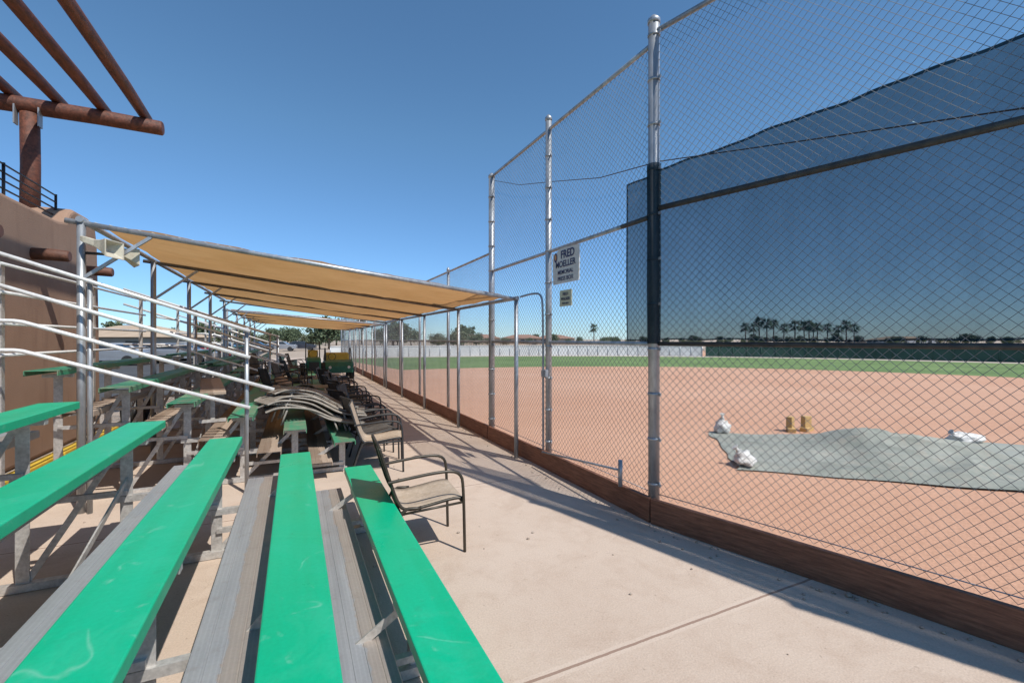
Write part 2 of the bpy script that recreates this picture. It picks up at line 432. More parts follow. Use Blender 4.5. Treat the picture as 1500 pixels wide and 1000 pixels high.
FX=3.05; P0=(FX,3.28); dr=(.2636,-.9646)
def rp(t,off=0): return (P0[0]+dr[0]*t+off*.9646, P0[1]+dr[1]*t+off*.2636)
back=thing('backstop_fence','tall galvanised chain link backstop fence with timber kickboard','fence',(FX,3.28,0))
def post(parent,x,y,h,r,bands=True):
    mb=MB(); mb.tube((x,y,0),(x,y,h),r,14)
    mb.path([(x,y,h-.02),(x,y,h+.02),(x,y,h+.06)],[r*1.12,r*1.12,r*.35],14)
    if bands:
        z=.35
        while z<h-.1:
            mb.tube((x,y,z-.012),(x,y,z+.012),r+.006,14); mb.box((x-.0,y-r-.018,z),(.012,.04,.024)); z+=.42
    part(parent,'post',mb,'galv')
post(back,FX,3.28,4.68,.052); post(back,FX,5.24,4.62,.042); post(back,FX,7.17,4.48,.052)
x,y=rp(2.44); post(back,x,y,4.68,.045); x,y=rp(4.9); post(back,x,y,4.68,.045)
def rail(parent,a,b,z,r,z2=None,mat='galv'):
    part(parent,'rail',MB().tube((a[0],a[1],z),(b[0],b[1],z if z2 is None else z2),r,10),mat)
for z in (4.48,2.86,1.66): rail(back,(FX,7.17),(FX,3.28),z,.022)
for z,r,mt in ((4.58,.024,'galv'),(2.92,.025,'darkrail'),(1.66,.020,'darkrail')): rail(back,P0,rp(4.9),z,r,None,mt)
rail(back,(FX,3.74),(FX,3.3),2.86,.0235,None,'darkrail')
rail(back,(FX,7.17),(FX,3.28),.26,.004); rail(back,P0,rp(4.9),.26,.004)
addmesh(back,'chain_link',chainlink((FX,7.17),(FX,3.30),.22,4.48))
addmesh(back,'chain_link',chainlink(rp(.02),rp(4.9),.22,4.56,r=.0022))
def board(parent,a,b,z0=0,h=.23,th=.045):
    mb=MB().beam((a[0],a[1],z0+h/2),(b[0],b[1],z0+h/2),th,h); part(parent,'kickboard',mb,'board',origin=((a[0]+b[0])/2,(a[1]+b[1])/2,0),bevel=.006)
board(back,(FX-.055,7.17),(FX-.055,3.26)); board(back,rp(0.02,-.07),rp(2.44,-.07)); board(back,rp(2.46,-.07),rp(4.9,-.07))
mb=MB().tube((FX-.12,5.2,.23),(FX-.12,3.62,.40),.012,8).tube((FX-.12,3.62,.24),(FX-.12,3.62,.50),.022,8)
part(back,'brace_pipe',mb,'galv')
part(back,'latch_box',MB().box((FX-.06,5.24,1.25),(.05,.12,.1)),'galv',bevel=.01)

side=thing('sideline_fence','lower galvanised chain link fence along the concrete walkway','fence',(FX,7.3,0))
ys=[9.6,12.1,14.6,17.1,19.6,22.1,24.6,27.1,29.6,32.1,34.6]
for y in ys: post(side,FX,y,3.22,.032,False)
for z in (3.18,1.66): rail(side,(FX,7.17),(FX,34.6),z,.02)
addmesh(side,'chain_link',chainlink((FX,7.2),(FX,20),.22,3.18))
addmesh(side,'chain_link',chainlink((FX,20),(FX,34.6),.22,3.18,r=.003,w=.071))
for a,b in zip([7.2]+ys[:-1],ys): board(side,(FX-.05,b),(FX-.05,a+.01))

mb=MB().path([(FX+.05,7.17,4.42),(FX+.05,6.2,4.05),(FX+.05,5.24,3.80),(FX+.06,4.2,3.52),(FX+.06,3.28,3.38),(*rp(1.2,.05),3.18),(*rp(2.44,.05),2.98),(*rp(4.5,.05),2.96)],.005,6)
thing('cable','thin cable strung along the tall chain link fence','cable',(FX,3.28,3.3),mb=mb,mat='darkmetal')

# net
def netpt(s,w,z=None,extra=0):
    if s<0: x,y=FX+.06+extra,3.28-s
    else: x,y=rp(s,.06+extra)
    top=3.30+.055*max(0,s)+.003*math.sin(s*7); bot=1.69+.006*math.sin(s*3.3)+.005*math.sin(s*11)
    z=bot+(top-bot)*w; o=.014*math.sin(s*8+w*3)+.008*math.sin(s*19+w*5)
    return (x+o*.9,y+o*.3,z)
nt_=thing('windscreen_net','dark green see-through shade netting tied on chain link fence','net',(FX,3.28,1.7))
part(nt_,'netting',MB().grid(lambda u,w:netpt(-.46+u*5.3,w),150,16),'net')
part(nt_,'hem',MB().grid(lambda u,w:netpt(-.46+u*5.3,1-w*.012,extra=.004),150,1),'nethem')
part(nt_,'hem',MB().grid(lambda u,w:netpt(-.46+u*5.3,w*.008,extra=.004),150,1),'nethem')
part(nt_,'hem',MB().grid(lambda u,w:netpt(-.462+u*.022,w,extra=.004),1,16),'nethem')
part(nt_,'post_wrap',MB().path([(FX,3.28,1.66),(FX,3.28,2.2),(FX,3.28,2.8),(FX,3.28,3.34)],[.060,.064,.061,.065],14,False),'netwrap')

# ------------------------------------------------------------ signs
def text(parent,body,size,yc,z,x,mat,bold=.004):
    cu=bpy.data.curves.new('t','FONT'); cu.body=body; cu.size=size; cu.align_x='CENTER'; cu.align_y='CENTER'; cu.extrude=.001; cu.offset=bold
    tmp=bpy.data.objects.new('t',cu); COL.objects.link(tmp)
    dg=bpy.context.evaluated_depsgraph_get(); me=bpy.data.meshes.new_from_object(tmp.evaluated_get(dg))
    bpy.data.objects.remove(tmp)
    me.transform(Matrix(((0,0,-1,0),(-1,0,0,0),(0,1,0,0),(0,0,0,1))))
    me.materials.clear(); me.materials.append(M[mat])
    ob=bpy.data.objects.new('lettering',me); ob.parent=parent; p=abs_loc(parent); ob.location=(x-p[0],yc-p[1],z-p[2]); COL.objects.link(ob)
sx=FX-.03
sg=thing('fence_sign','cream memorial press box sign wired to chain link fence','sign',(sx,4.77,2.6))
yc=4.77
out=[(-.29,-.20),(.29,-.20),(.30,.10),(.29,.22),(.06,.235),(-.14,.235),(-.20,.20),(-.29,.19),(-.305,.10)]
mb=MB().prism_x([(yc-a,2.6+b) for a,b in out],sx-.006,sx+.006); part(sg,'panel',mb,'signwhite')
text(sg,'FRED',.135,yc-.05,2.6+.15,sx-.009,'signnavy',.003)
text(sg,'MOELLER',.108,yc,2.6+.035,sx-.009,'signnavy',.002)
text(sg,'MEMORIAL',.072,yc,2.6-.065,sx-.009,'signnavy',.0005)
text(sg,'PRESS BOX',.072,yc,2.6-.145,sx-.009,'signnavy',.0005)
em=MB(); em.poly([(sx-.009,yc+.225+.040*math.cos(t),2.6+.135+.060*math.sin(t)) for t in [i*math.pi/8 for i in range(16)]]); part(sg,'emblem',em,'signnavy')
em=MB(); em.poly([(sx-.0105,yc+.225+.020*math.cos(t),2.6+.14+.038*math.sin(t)) for t in [i*math.pi/8 for i in range(16)]]); part(sg,'emblem',em,'orange')
s2=thing('notice_sign','small cream notice sign wired to chain link fence','sign',(sx,4.77,2.2))
part(s2,'panel',MB().box((sx,4.77,2.21),(.008,.27,.2)),'signyellow'); 
text(s2,'FIELD',.05,4.77,2.26,sx-.007,'signnavy',.0005); text(s2,'WALKER',.05,4.77,2.20,sx-.007,'signnavy',.0005); text(s2,'PRESS BOX',.03,4.77,2.145,sx-.007,'signnavy',.0002)

# ------------------------------------------------------------ bleachers
PROF=[(-.125,-.03),(-.125,.018),(-.123,.022),(-.118,.024),(-.06,.0245),(0,.0245),(.06,.0245),(.118,.024),(.123,.022),(.125,.018),(.125,-.03),(.118,-.03),(.118,.016),(-.118,.016),(-.118,-.03)]
FPROF=[(-.125,-.03),(-.125,.018),(-.121,.024),(-.066,.024),(-.064,.021),(-.058,.021),(-.056,.024),(-.004,.024),(-.002,.020),(.004,.020),(.006,.024),(.056,.024),(.058,.021),(.064,.021),(.066,.024),(.121,.024),(.125,.018),(.125,-.03),(.118,-.03),(.118,.014),(-.118,.014),(-.118,-.03)]
def bleacher(y0,y1,green,grey,label,rows=6,guards=(),frames=None):
    bl=thing('bleacher',label,'bleacher',(0,(y0+y1)/2,0),group='bleachers along the walkway'); ym=(y0+y1)/2
    for i in range(rows):
        xc=.693-.555*i-.125; z=.45+.19*i
        j=random.uniform(-.02,.02)
        mb=MB().prism_y([(a+xc,b+z-.024) for a,b in PROF],y0+j,y1+j); part(bl,'seat_plank',mb,green,origin=(xc,ym,z))
        if i>0:
            xf=xc+.285; zf=z-.41
            mb=MB().prism_y([(a+xf,b+zf-.024) for a,b in FPROF],y0-.05+j,y1+.1+j); part(bl,'foot_plank',mb,grey,origin=(xf,ym,zf))
    ys=frames or []
    for y in ys:
        mb=MB()
        for i in range(rows):
            xc=.568-.555*i; z=.45+.19*i
            mb.box((xc,y,(z-.06)/2),(.07,.008,z-.06)); mb.box((xc-.035,y+.03,(z-.06)/2),(.008,.06,z-.06))
            mb.box((xc,y,z-.075),(.24,.05,.035))
            if i>0:
                zf=z-.41-.065; mb.box((xc+.16,y,zf),(.44,.045,.045))
                mb.beam((xc+.02,y+.01,.06),(xc+.53,y+.01,z-.26),.01,.04)
                mb.box((xc+.28,y-.006,max(.1,z-.62)),(.56,.04,.035))
        xl=.568-.555*(rows-1)
        mb.box(((.60+xl)/2,y,.03),(.65-xl,.06,.05))
        part(bl,'support_frame',mb,'alu',origin=(0,y,0))
    for i in (1,3,5):
        xc=.568-.555*i
        for a,b in zip(ys[:-1],ys[1:]): part(bl,'cross_brace',MB().beam((xc,a,.1),(xc,b,.32+.12*i),.01,.04),'alu')
    for yg in guards:
        for ri,(z0,xe) in enumerate(((1.79,-.435),(1.5,-.435),(1.22,-.2),(.95,-.435))):
            f=lambda x:z0+.35*(-.435-x)
            if ri<2: pts=[(xe,yg,f(xe)),(-2.95,yg,f(-2.95))]
            else: pts=[(xe,yg,f(xe)),(-2.26,yg,f(-2.26)),(-2.32,yg,f(-2.29)),(-2.95,yg,f(-2.31))]
            part(bl,'guard_rail',MB().path(pts,.020,10),'rail')
        for x in (-.47,-1.80):
            top=1.79+.35*(-.435-x)+.03
            part(bl,'guard_post',MB().tube((x,yg+.05,0),(x,yg+.05,top),.022,10),'galv')
    if guards:
        for z in (1.55,1.85,2.15,2.42): part(bl,'back_rail',MB().tube((-2.5,y0,z),(-2.5,y1,z),.016,8),'rail')
        n=int((y1-y0)/1.85)
        for k in range(n+1): part(bl,'back_post',MB().box((-2.54,y0+.1+k*(y1-y0-.2)/n,1.22),(.045,.06,2.44)),'alu')
    return bl
bleacher(-2.5,4.72,'green','grey','aluminium bleacher with bright green seat planks in full sun',frames=[-.9,.55,2.3,4.2])
bleacher(5.95,10.6,'greendustshade','greybrown','dusty green bleacher with sloping end guard rails under shade canopy',guards=(5.75,),frames=[6.3,7.7,9.1,10.4])
bleacher(11.3,15.6,'greendustshade','greybrown','dusty green bleacher with sloping end guard rails under shade canopy',guards=(11.1,15.8),frames=[11.6,12.9,14.2,15.4])
bleacher(17.2,26.5,'greendustshade','greybrown','dusty bleacher with guard rails under the farther shade canopy',guards=(17.0,),frames=[17.5,19.8,22.1,24.4,26.2])

# ------------------------------------------------------------ canopies
def canopy(y0,y1,zl,zr,ny,label,xr=2.87):
    xl=-1.88; cp=thing('shade_canopy',label,'canopy',(xl,y0,0),group='shade canopies over the bleachers')
    zz=lambda x:zl+(zr-zl)*(x-xl)/(xr-xl)
    yk=[y0+(y1-y0)*k/ny for k in range(ny+1)]
    for y in yk:
        part(cp,'canopy_post',MB().tube((xl,y,0),(xl,y,zl+.02),.035,10),'galv')
        part(cp,'canopy_post',MB().tube((xr,y,0),(xr,y,zr),.03,10),'galv')
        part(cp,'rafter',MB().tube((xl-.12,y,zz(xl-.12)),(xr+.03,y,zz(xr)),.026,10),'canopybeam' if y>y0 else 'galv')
    part(cp,'edge_beam',MB().tube((xl,y0-.05,zl+.03),(xl,y1+.05,zl+.03),.03,10),'galv')
    part(cp,'edge_beam',MB().tube((xr,y0-.05,zr+.02),(xr,y1+.05,zr+.02),.028,10),'galv')
    for y in yk: part(cp,'knee_brace',MB().beam((xl,y,zl-.55),(xl+.55,y,zz(xl+.55)-.02),.03,.03),'galv')
    def fn(u,w):
        x=xl+.06+(xr-xl-.12)*u; y=y0+.08+(y1-y0-.16)*w; k=(w*ny)%1.0
        sag=.12*math.sin(math.pi*k)*math.sin(math.pi*min(1,max(0,u)))**.5
        return (x,y,zz(x)+.045-sag+.025*noise.noise(Vector((x*2,y*2,0)))+.008*noise.noise(Vector((x*9,y*3,0))))
    part(cp,'fabric',MB().grid(fn,48,ny*12),'fabric')
    g=MB(); n=40
    for k in range(n):
        x=xl+.1+(xr-xl-.2)*k/n
        g.tube((x,y0,zz(x)+.028),(x+.05,y0+.09,zz(x+.05)+.03),.004,5)
    part(cp,'lacing',g,'speaker')
    return cp
canopy(5.85,16.0,2.84,2.27,4,'tan fabric shade canopy on steel pipe frame')
canopy(16.6,27.6,2.60,2.22,4,'farther tan fabric shade canopy on pipe frame',2.9)
mb=MB().path(smoothpts([(2.88,5.73,2.30),(2.95,5.5,2.33),(2.99,5.33,2.31),(3.0,5.30,2.1),(3.0,5.30,0.05)],2),.014,8)
thing('conduit_pipe','thin galvanised pipe bending from canopy corner down fence post','pipe',(3.0,5.3,0),mb=mb,mat='galv')

sp=thing('loudspeaker','pair of beige horn loudspeakers clamped to canopy post','loudspeaker',(-1.88,5.85,2.55))
def horn(c,rz):
    mb=MB(); cr,sr=math.cos(rz),math.sin(rz)
    prof=[(-.16,.03),(-.12,.045),(-.02,.05),(.06,.08),(.12,.115),(.135,.125),(.135,.105),(.02,.03)]
    b=len(mb.v)
    for d,r in prof:
        for i,j in ((-1,-.7),(1,-.7),(1,.7),(-1,.7)):
            x,y,z=d,i*r,j*r; mb.v.append((c[0]+x*cr-y*sr,c[1]+x*sr+y*cr,c[2]+z-.35*d))
    for k in range(len(prof)-1):
        for i in range(4):
            i2=(i+1)%4; mb.f.append((b+k*4+i,b+k*4+i2,b+k*4+4+i2,b+k*4+4+i)); mb.sm.append(False)
    mb.f.append((b+3,b+2,b+1,b)); mb.sm.append(False); n=b+4*(len(prof)-1); mb.f.append((n,n+1,n+2,n+3)); mb.sm.append(False)
    return mb
part(sp,'horn',horn((-1.70,5.72,2.62),math.radians(-20)),'speaker',bevel=.008); part(sp,'horn',horn((-1.62,6.0,2.60),math.radians(25)),'speaker',bevel=.008)
part(sp,'bracket',MB().tube((-1.88,5.85,2.55),(-1.66,5.86,2.55),.014,8),'darkmetal')

# ------------------------------------------------------------ adobe building
bd=thing('adobe_building','brown stucco adobe building with roof deck and projecting logs','building',(-3.3,7.5,0))
prof=[(1.0,0),(11.15,0),(11.08,2.2),(11.0,3.45),(10.9,3.78),(10.6,3.86),(10.0,3.86),(9.85,3.78),(9.7,3.60),(9.4,3.55),(1.0,3.55)]
w=part(bd,'wall',MB().prism_x(prof,-9.5,-3.3),'adobe'); addbevel(w,.06,3)
for k in range(-2,4):
    y=6.92+k*1.72
    if y<10.8: part(bd,'viga',MB().path([(-3.5,y,2.90),(-3.1,y,2.90),(-2.92,y,2.89),(-2.9,y,2.89)],[.085,.083,.08,.066],14),'viga')
for z in (4.04,3.93,3.82,3.71): part(bd,'deck_rail',MB().tube((-3.5,2,z),(-3.5,9.9,z),.012,6),'darkmetal')
for k in range(6): part(bd,'deck_post',MB().tube((-3.5,2.5+k*1.48,3.4),(-3.5,2.5+k*1.48,4.06),.018,6),'darkmetal')
pg=thing('pergola','reddish brown peeled log pergola standing on the roof deck','pergola',(-3.85,10.0,3.5))
part(pg,'post',MB().path([(-3.85,10.0,3.5),(-3.84,10.0,4.5),(-3.85,10.0,5.34)],[.125,.12,.12],16),'brownlog')
part(pg,'post',MB().path([(-7.2,10.0,3.5),(-7.2,10.0,5.34)],[.125,.12],16),'brownlog')
part(pg,'beam',MB().path([(-8,10.0,5.47),(-5,10.0,5.46),(-3,10,5.47),(-2.12,10.0,5.45),(-2.10,10,5.45)],[.135,.13,.125,.12,.10],16),'brownlog')
for xx in (-3.7,-3.99): part(pg,'bracket',MB().box((xx,9.93,5.27),(.02,.12,.3)),'galv')
for k in range(8):
    x=-2.38-k*.57; q=random.uniform(-.03,.03)
    part(pg,'rafter',MB().path([(x-.05+q,3.0,5.66),(x-.02,5,5.68+q),(x+q,7,5.66),(x,9,5.66),(x,10.22,5.65),(x,10.24,5.65)],[.082,.09,.085,.088,.082,.07],12),'brownlog')

# ------------------------------------------------------------ sling chairs
def chair(name,label,frame,sling,group=None):
    ch=thing(name,label,'chair',(0,0,0),group=group)
    for sgn in (-1,1):
        y=.27*sgn
        part(ch,'leg',MB().path(smoothpts([(.30,y,0),(.29,y,.5),(.27,y,.64),(.12,y,.665),(-.22,y,.63),(-.30,y,.62)],2),.0125,8),frame)
        part(ch,'leg',MB().path(smoothpts([(-.33,y,0),(-.24,y,.30),(-.18,y,.41),(-.05,y,.40)],1),.0125,8),frame)
    g=MB()
    side_p=[(.29,.425),(.22,.435),(0,.40),(-.15,.385),(-.22,.43),(-.30,.68),(-.36,.88)]
    for sgn in (-1,1):
        g.path(smoothpts([(a,.245*sgn,b) for a,b in side_p],2),.013,8)
    g.tube((.285,-.27,.40),(.285,.27,.40),.011,8).tube((-.2,-.27,.36),(-.2,.27,.36),.011,8).tube((-.36,-.25,.885),(-.36,.25,.885),.012,8)
    for sgn in (-1,1): g.tube((.28,.27*sgn,.40),(-.2,.27*sgn,.37),.010,8)
    part(ch,'frame',g,frame)
    cv=smoothpts([(a,0,b) for a,b in side_p],2)
    n=len(cv)-1
    def fn(u,w):
        k=u*n; i=min(int(k),n-1); p=cv[i].lerp(cv[i+1],k-i); return (p.x,-.24+.48*w,p.z+.006-.02*math.sin(math.pi*w)*math.sin(math.pi*min(1,u*1.2)) )
    s=part(ch,'sling_seat',MB().grid(fn,n*2,8),sling)
    so=s.modifiers.new('t','SOLIDIFY'); so.thickness=.006
    return ch
c1=chair('patio_chair','tan sling patio chair with dark tube frame beside green bleacher','framebrown','sling')
c1.location=(.95,3.74,0); c1.rotation_euler=(0,0,math.radians(-3))
c2=chair('patio_chair','black framed patio armchair with tan sling on walkway','black','sling','patio chairs in a row on the walkway')
c2.location=(1.02,6.2,0); c2.rotation_euler=(0,0,math.radians(-10))
c3=chair('patio_chair','black framed patio armchair with dark sling on walkway','black','slingblack','patio chairs in a row on the walkway')
c3.location=(1.0,6.75,0); c3.rotation_euler=(0,0,math.radians(12))
rot=[0,24,-22,16,20,-16,9,-25,12,-8,30,-14]
for k in range(12):
    copy_thing(c3,(1.05+random.uniform(-.14,.12),7.3+k*.62+random.uniform(-.08,.08),0),math.radians(rot[k]))
# chairs left standing on the foot planks further back
for k,(X,Y,Z,rz) in enumerate(((-.2,9.9,.26,20),(-.1,12.4,.26,-15),(.1,13.5,.26,10),(-.7,13.0,.45,-30),(-.15,18.2,.26,15),(.1,19.6,.26,-12))):
    n=copy_thing(c3,(X,Y,Z),math.radians(rz),1,'black framed patio armchair left on bleacher foot planks'); n['group']='chairs left on the bleachers'

# stacked lounge chairs
def lounge():
    l=thing('stacked_lounge','grey tan slatted lounge in a low stack on the bleacher','lounge chair',(0,0,0),group='lounges stacked on the bleacher')
    prof=[(-.55,.20),(-.40,.27),(-.05,.26),(.16,.17),(.32,.09),(.50,.06),(.70,.06)]
    cv=smoothpts([(a,0,b) for a,b in prof],3)
    for y in (-.27,.27): part(l,'side_frame',MB().path([(p.x,y,p.z) for p in cv],.012,8),'resin')
    g=MB(); n=len(cv)
    for i in range(1,n-2):
        p=cv[i]; q=cv[i+1]; d=(q-p).normalized(); q=p+d*min(.026,(q-p).length*.82)
        g.beam((p.x,0,p.z),(q.x,0,q.z),.51,.008)
    part(l,'slats',g,'resin')
    for y in (-.25,.25):
        part(l,'leg',MB().tube((-.3,y,.26),(-.36,y,.04),.012,8),'resin'); part(l,'leg',MB().tube((.40,y,.06),(.45,y,-.06),.012,8),'resin')
    return l
l0=lounge(); l0.location=(.18,6.75,.54); l0.rotation_euler=(0,math.radians(5),math.radians(6))
rr=random.Random(4)
for k in range(1,7):
    n=copy_thing(l0,(.18+rr.uniform(-.10,.12),6.70+.10*k,.54+.028*k)); n.rotation_euler=(rr.uniform(-.05,.05),math.radians(5)+rr.uniform(-.07,.07),.1+rr.uniform(-.4,.4))
for loc,eu in (((.40,8.1,.55),(.1,.1,.5)),((.36,8.2,.60),(.12,.05,.6)),((.45,9.0,.52),(-.1,.1,-.2)),((.30,8.7,.58),(.08,-.1,1.4)),((.25,9.7,.55),(.1,.05,2.2))):
    n=copy_thing(l0,loc); n.rotation_euler=eu

def bench(loc,rz,label,mat,L_=1.8,tilt=0):
    b=thing('low_bench',label,'bench',(0,0,0),group='loose benches by the bleachers')
    part(b,'seat',MB().box((0,0,.40),(.28,L_,.045)),mat,bevel=.008)
    for y in (-L_*.39,L_*.39): part(b,'leg',MB().box((0,y,.19),(.05,.05,.38)).box((0,y,.02),(.30,.06,.04)).box((0,y,.36),(.24,.05,.03)),'alu')
    b.location=loc; b.rotation_euler=(0,tilt,rz); return b
bench((1.2,15.2,0),.05,'dusty brown bench on walkway beside bleacher','greybrown')
bench((1.35,17.2,0),-.2,'dusty brown bench on walkway beside bleacher','greybrown')
bench((-.3,11.9,.36),.12,'dusty loose bench dumped across bleacher foot planks','greybrown',2.4)
bench((-.5,9.2,.36),-.10,'dusty loose bench dumped across bleacher foot planks','greybrown',2.2)
bench((-1.1,8.0,.62),.15,'dusty loose bench dumped across bleacher foot planks','greybrown',2.4)
bench((-1.4,12.6,.75),-.12,'dusty loose bench dumped across bleacher foot planks','greendustshade',2.4)
bench((-.2,14.3,.36),-.2,'dusty loose bench dumped across bleacher foot planks','greybrown',2.0)

# waste basket
bx,by=-2.72,10.9
tb=thing('waste_basket','dark slatted waste basket standing behind the bleacher','basket',(bx,by,0))
mb=MB()
for k in range(30):
    a=2*math.pi*k/30; mb.tube((bx+.19*math.cos(a),by+.19*math.sin(a),0.0),(bx+.24*math.cos(a),by+.24*math.sin(a),.6),.010,5)
part(tb,'slats',mb,'black')
part(tb,'liner',MB().path([(bx,by,.01),(bx,by,.55)],[.175,.22],16),'black')
part(tb,'rim',MB().path([(bx+.24*math.cos(i*math.pi/10),by+.24*math.sin(i*math.pi/10),.6) for i in range(21)],.014,5,False),'black')

# utility vehicle & tractor
ux,uy=1.75,21.6
def up_(x,y,z): return (ux+x,uy+y,z)
eb=thing('utility_vehicle','green utility vehicle with yellow cargo top on walkway','utility vehicle',(ux,uy,0))
part(eb,'body',MB().prism_x([(uy-1.0,.28),(uy-1.0,.55),(uy-.85,.74),(uy-.35,.82),(uy-.30,.50),(uy+.25,.50),(uy+.28,.72),(uy+1.1,.72),(uy+1.1,.30)],ux-.56,ux+.56),'bingreen',bevel=.03)
part(eb,'seat',MB().box(up_(0,0,.58),(1.0,.42,.14)).box(up_(0,.22,.85),(1.0,.10,.42)),'binyellow',bevel=.03)
part(eb,'cargo_top',MB().box(up_(0,.7,.92),(1.1,.78,.36),0,.9),'binyellow',bevel=.04)
for dx in (-.52,.52):
    part(eb,'roll_bar',MB().path(smoothpts([up_(dx,-.55,.75),up_(dx,-.30,1.30),up_(dx,.25,1.32),up_(dx,.30,.72)],1),.022,8),'black')
    part(eb,'headlight',MB().tube(up_(dx*.72,-1.03,.52),up_(dx*.72,-.98,.52),.06,12),'signwhite')
    for dy in (-.68,.72): part(eb,'wheel',MB().tube(up_(dx-.09,dy,.24),up_(dx+.09,dy,.24),.24,18),'rubber')
part(eb,'steering_wheel',MB().path([up_(-.25+.15*math.cos(i*math.pi/8),-.28,.95+.15*math.sin(i*math.pi/8)) for i in range(17)],.014,6,False),'black')
tr=thing('utility_tractor','small green utility tractor with yellow seat on walkway','tractor',(.72,20.5,0))
def tp(x,y,z): return (.72+x,20.5+y,z)
part(tr,'body',MB().prism_x([(19.7,.32),(19.7,.85),(19.85,.95),(20.45,.98),(20.5,.62),(20.75,.62),(20.8,.82),(21.25,.82),(21.25,.36)],.46,.98),'bingreen',bevel=.03)
part(tr,'grille',MB().box(tp(0,-.81,.62),(.36,.02,.36)),'black')
part(tr,'seat',MB().box(tp(0,.35,.90),(.40,.36,.08)).box(tp(0,.53,1.08),(.40,.08,.34)),'binyellow',bevel=.03)
part(tr,'steering_wheel',MB().path([tp(.17*math.cos(i*math.pi/8),0,1.1+.17*math.sin(i*math.pi/8)) for i in range(17)],.014,6,False),'black')
part(tr,'roll_bar',MB().path([tp(-.27,.65,.8),tp(-.27,.65,1.55),tp(.27,.65,1.55),tp(.27,.65,.8)],.025,8),'black')
for dx in (-.4,.4):
    part(tr,'wheel',MB().tube(tp(dx-.10,.45,.36),tp(dx+.10,.45,.36),.36,20),'rubber'); part(tr,'wheel',MB().tube(tp(dx*.9-.06,-.6,.22),tp(dx*.9+.06,-.6,.22),.22,16),'rubber')

# ------------------------------------------------------------ tarp, sandbags, blocks
A=Vector((6.9,5.95,0));B=Vector((5.15,4.05,0));Cc=Vector((7.9,1.5,0));Dd=Vector((10.5,3.0,0))
def ridged(p,s): return 1-abs(noise.noise(p*s))*2
def tfn(u,w):
    p=A.lerp(Dd,u).lerp(B.lerp(Cc,u),w)
    p=p+Vector((noise.noise(Vector((u*4,w*4,2)))*.22,noise.noise(Vector((u*4,w*4,9)))*.22,0))
    h=.22*math.exp(-((u-.47)**2/.010+(w-.28)**2/.12))+.12*math.exp(-((u-.62)**2/.012+(w-.5)**2/.10))+.08*math.exp(-((u-.80)**2/.02+(w-.4)**2/.1))
    amp=.25+.6*math.exp(-((u-.60)**2/.06))
    q=Vector((p.x*.75+p.y*.75,(p.x-p.y)*.28,0))
    h+=amp*(max(0,ridged(q,1.4))**3*.11+max(0,ridged(q+Vector((5,3,3)),2.8))**4*.04)
    h+=.008*noise.noise(Vector((p.x*4,p.y*4,1)))
    e=min(u,1-u,w,1-w); h=max(0,h)*min(1,.15+e*7)
    return (p.x,p.y,.02+h)
thing('ground_tarp','crumpled dusty grey tarp covering plate area on dirt','tarp',(7.6,3.7,0),mb=MB().grid(tfn,220,110),mat='tarp')
def sandbag(loc,size,rz,label,seed,neck):
    s=thing('sandbag',label,'sandbag',loc,group='white sandbags weighting the tarp')
    mb=MB().blob((0,0,0),size,24,16,.24,-.6,seed); mb.v=[(x*math.cos(rz)-y*math.sin(rz)+loc[0],x*math.sin(rz)+y*math.cos(rz)+loc[1],z+loc[2]) for x,y,z in mb.v]
    part(s,'sack',mb,'sandbag')
    t=(loc[0]+neck[0],loc[1]+neck[1],loc[2]+neck[2])
    m_=Vector(loc)+Vector((neck[0]*.6,neck[1]*.6,neck[2]*.72))
    part(s,'tied_neck',MB().path([m_,Vector(m_).lerp(Vector(t),.4),t],[.045,.016,.045],10),'sandbag')
sandbag((6.95,5.75,.03),(.27,.25,.29),.3,'white tied sandbag standing at tarp corner',1,(0,0,.34))
sandbag((5.45,4.15,.05),(.38,.25,.19),.8,'white sandbag slumped on near edge of tarp',2,(-.10,.08,.21))
sandbag((9.62,3.42,.07),(.48,.30,.18),-.5,'white sandbag lying flat on far tarp edge',3,(-.18,.10,.16))
for (x,y,r) in ((8.25,5.35,.3),(8.56,5.25,-.2)):
    thing('wood_block','short raw timber block behind the tarp','wood block',(x,y,0),group='timber blocks behind tarp',mb=MB().box((x,y,.14),(.15,.10,.28),r).box((x+.02,y,.04),(.30,.13,.08),r+.4),mat='wood',bevel=.008)

# pebbles
rnd=random.Random(11); mb=MB()
for k in range(150):
    if k<60: t=rnd.uniform(0,3.5); x,y=rp(t,-.12-abs(rnd.gauss(0,.12)))
    elif k<100: x,y=FX-.1-abs(rnd.gauss(0,.12)),rnd.uniform(3.3,9)
    else: x,y=rnd.uniform(-2.6,2.8),rnd.uniform(1,7)
    s=rnd.uniform(.006,.016)*(2.2 if rnd.random()<.04 else 1)
    mb.blob((x,y,0),(s*2,s*1.6,s*1.2),6,4,.25,-.5,k)
o_=thing('pebbles','small loose pebbles and grit scattered on walkway','pebbles',(0,0,0),mb=mb,mat='stone'); o_['kind']='stuff'

# ------------------------------------------------------------ outfield walls
def arcwall(name,label,a0,a1,h,mat,cap):
    t=thing(name,label,'fence',(HX+41*math.cos(a0),HY+41*math.sin(a0),0))
    n=36; mb=MB()
    P=[(HX+41*math.cos(a0+(a1-a0)*k/n),HY+41*math.sin(a0+(a1-a0)*k/n)) for k in range(n+1)]
    mb.grid(lambda u,w:(*P[round(u*n)],h*w),n,1,False)
    part(t,'panel',mb,mat)
    part(t,'top_cap',MB().path([(*p,h+.05) for p in P],.05,8),cap)
    for p in P: part(t,'post',MB().tube((*p,0),(*p,h+.02),.04,6),mat if mat=='greenwall' else 'galv')
arcwall('outfield_fence','white panelled outfield fence around grass',math.radians(97),math.radians(45),.98,'whitewall','whitewall')
arcwall('outfield_fence','dark green screened outfield fence with yellow cap',math.radians(44.5),math.radians(-17),1.0,'greenwall','capyellow')

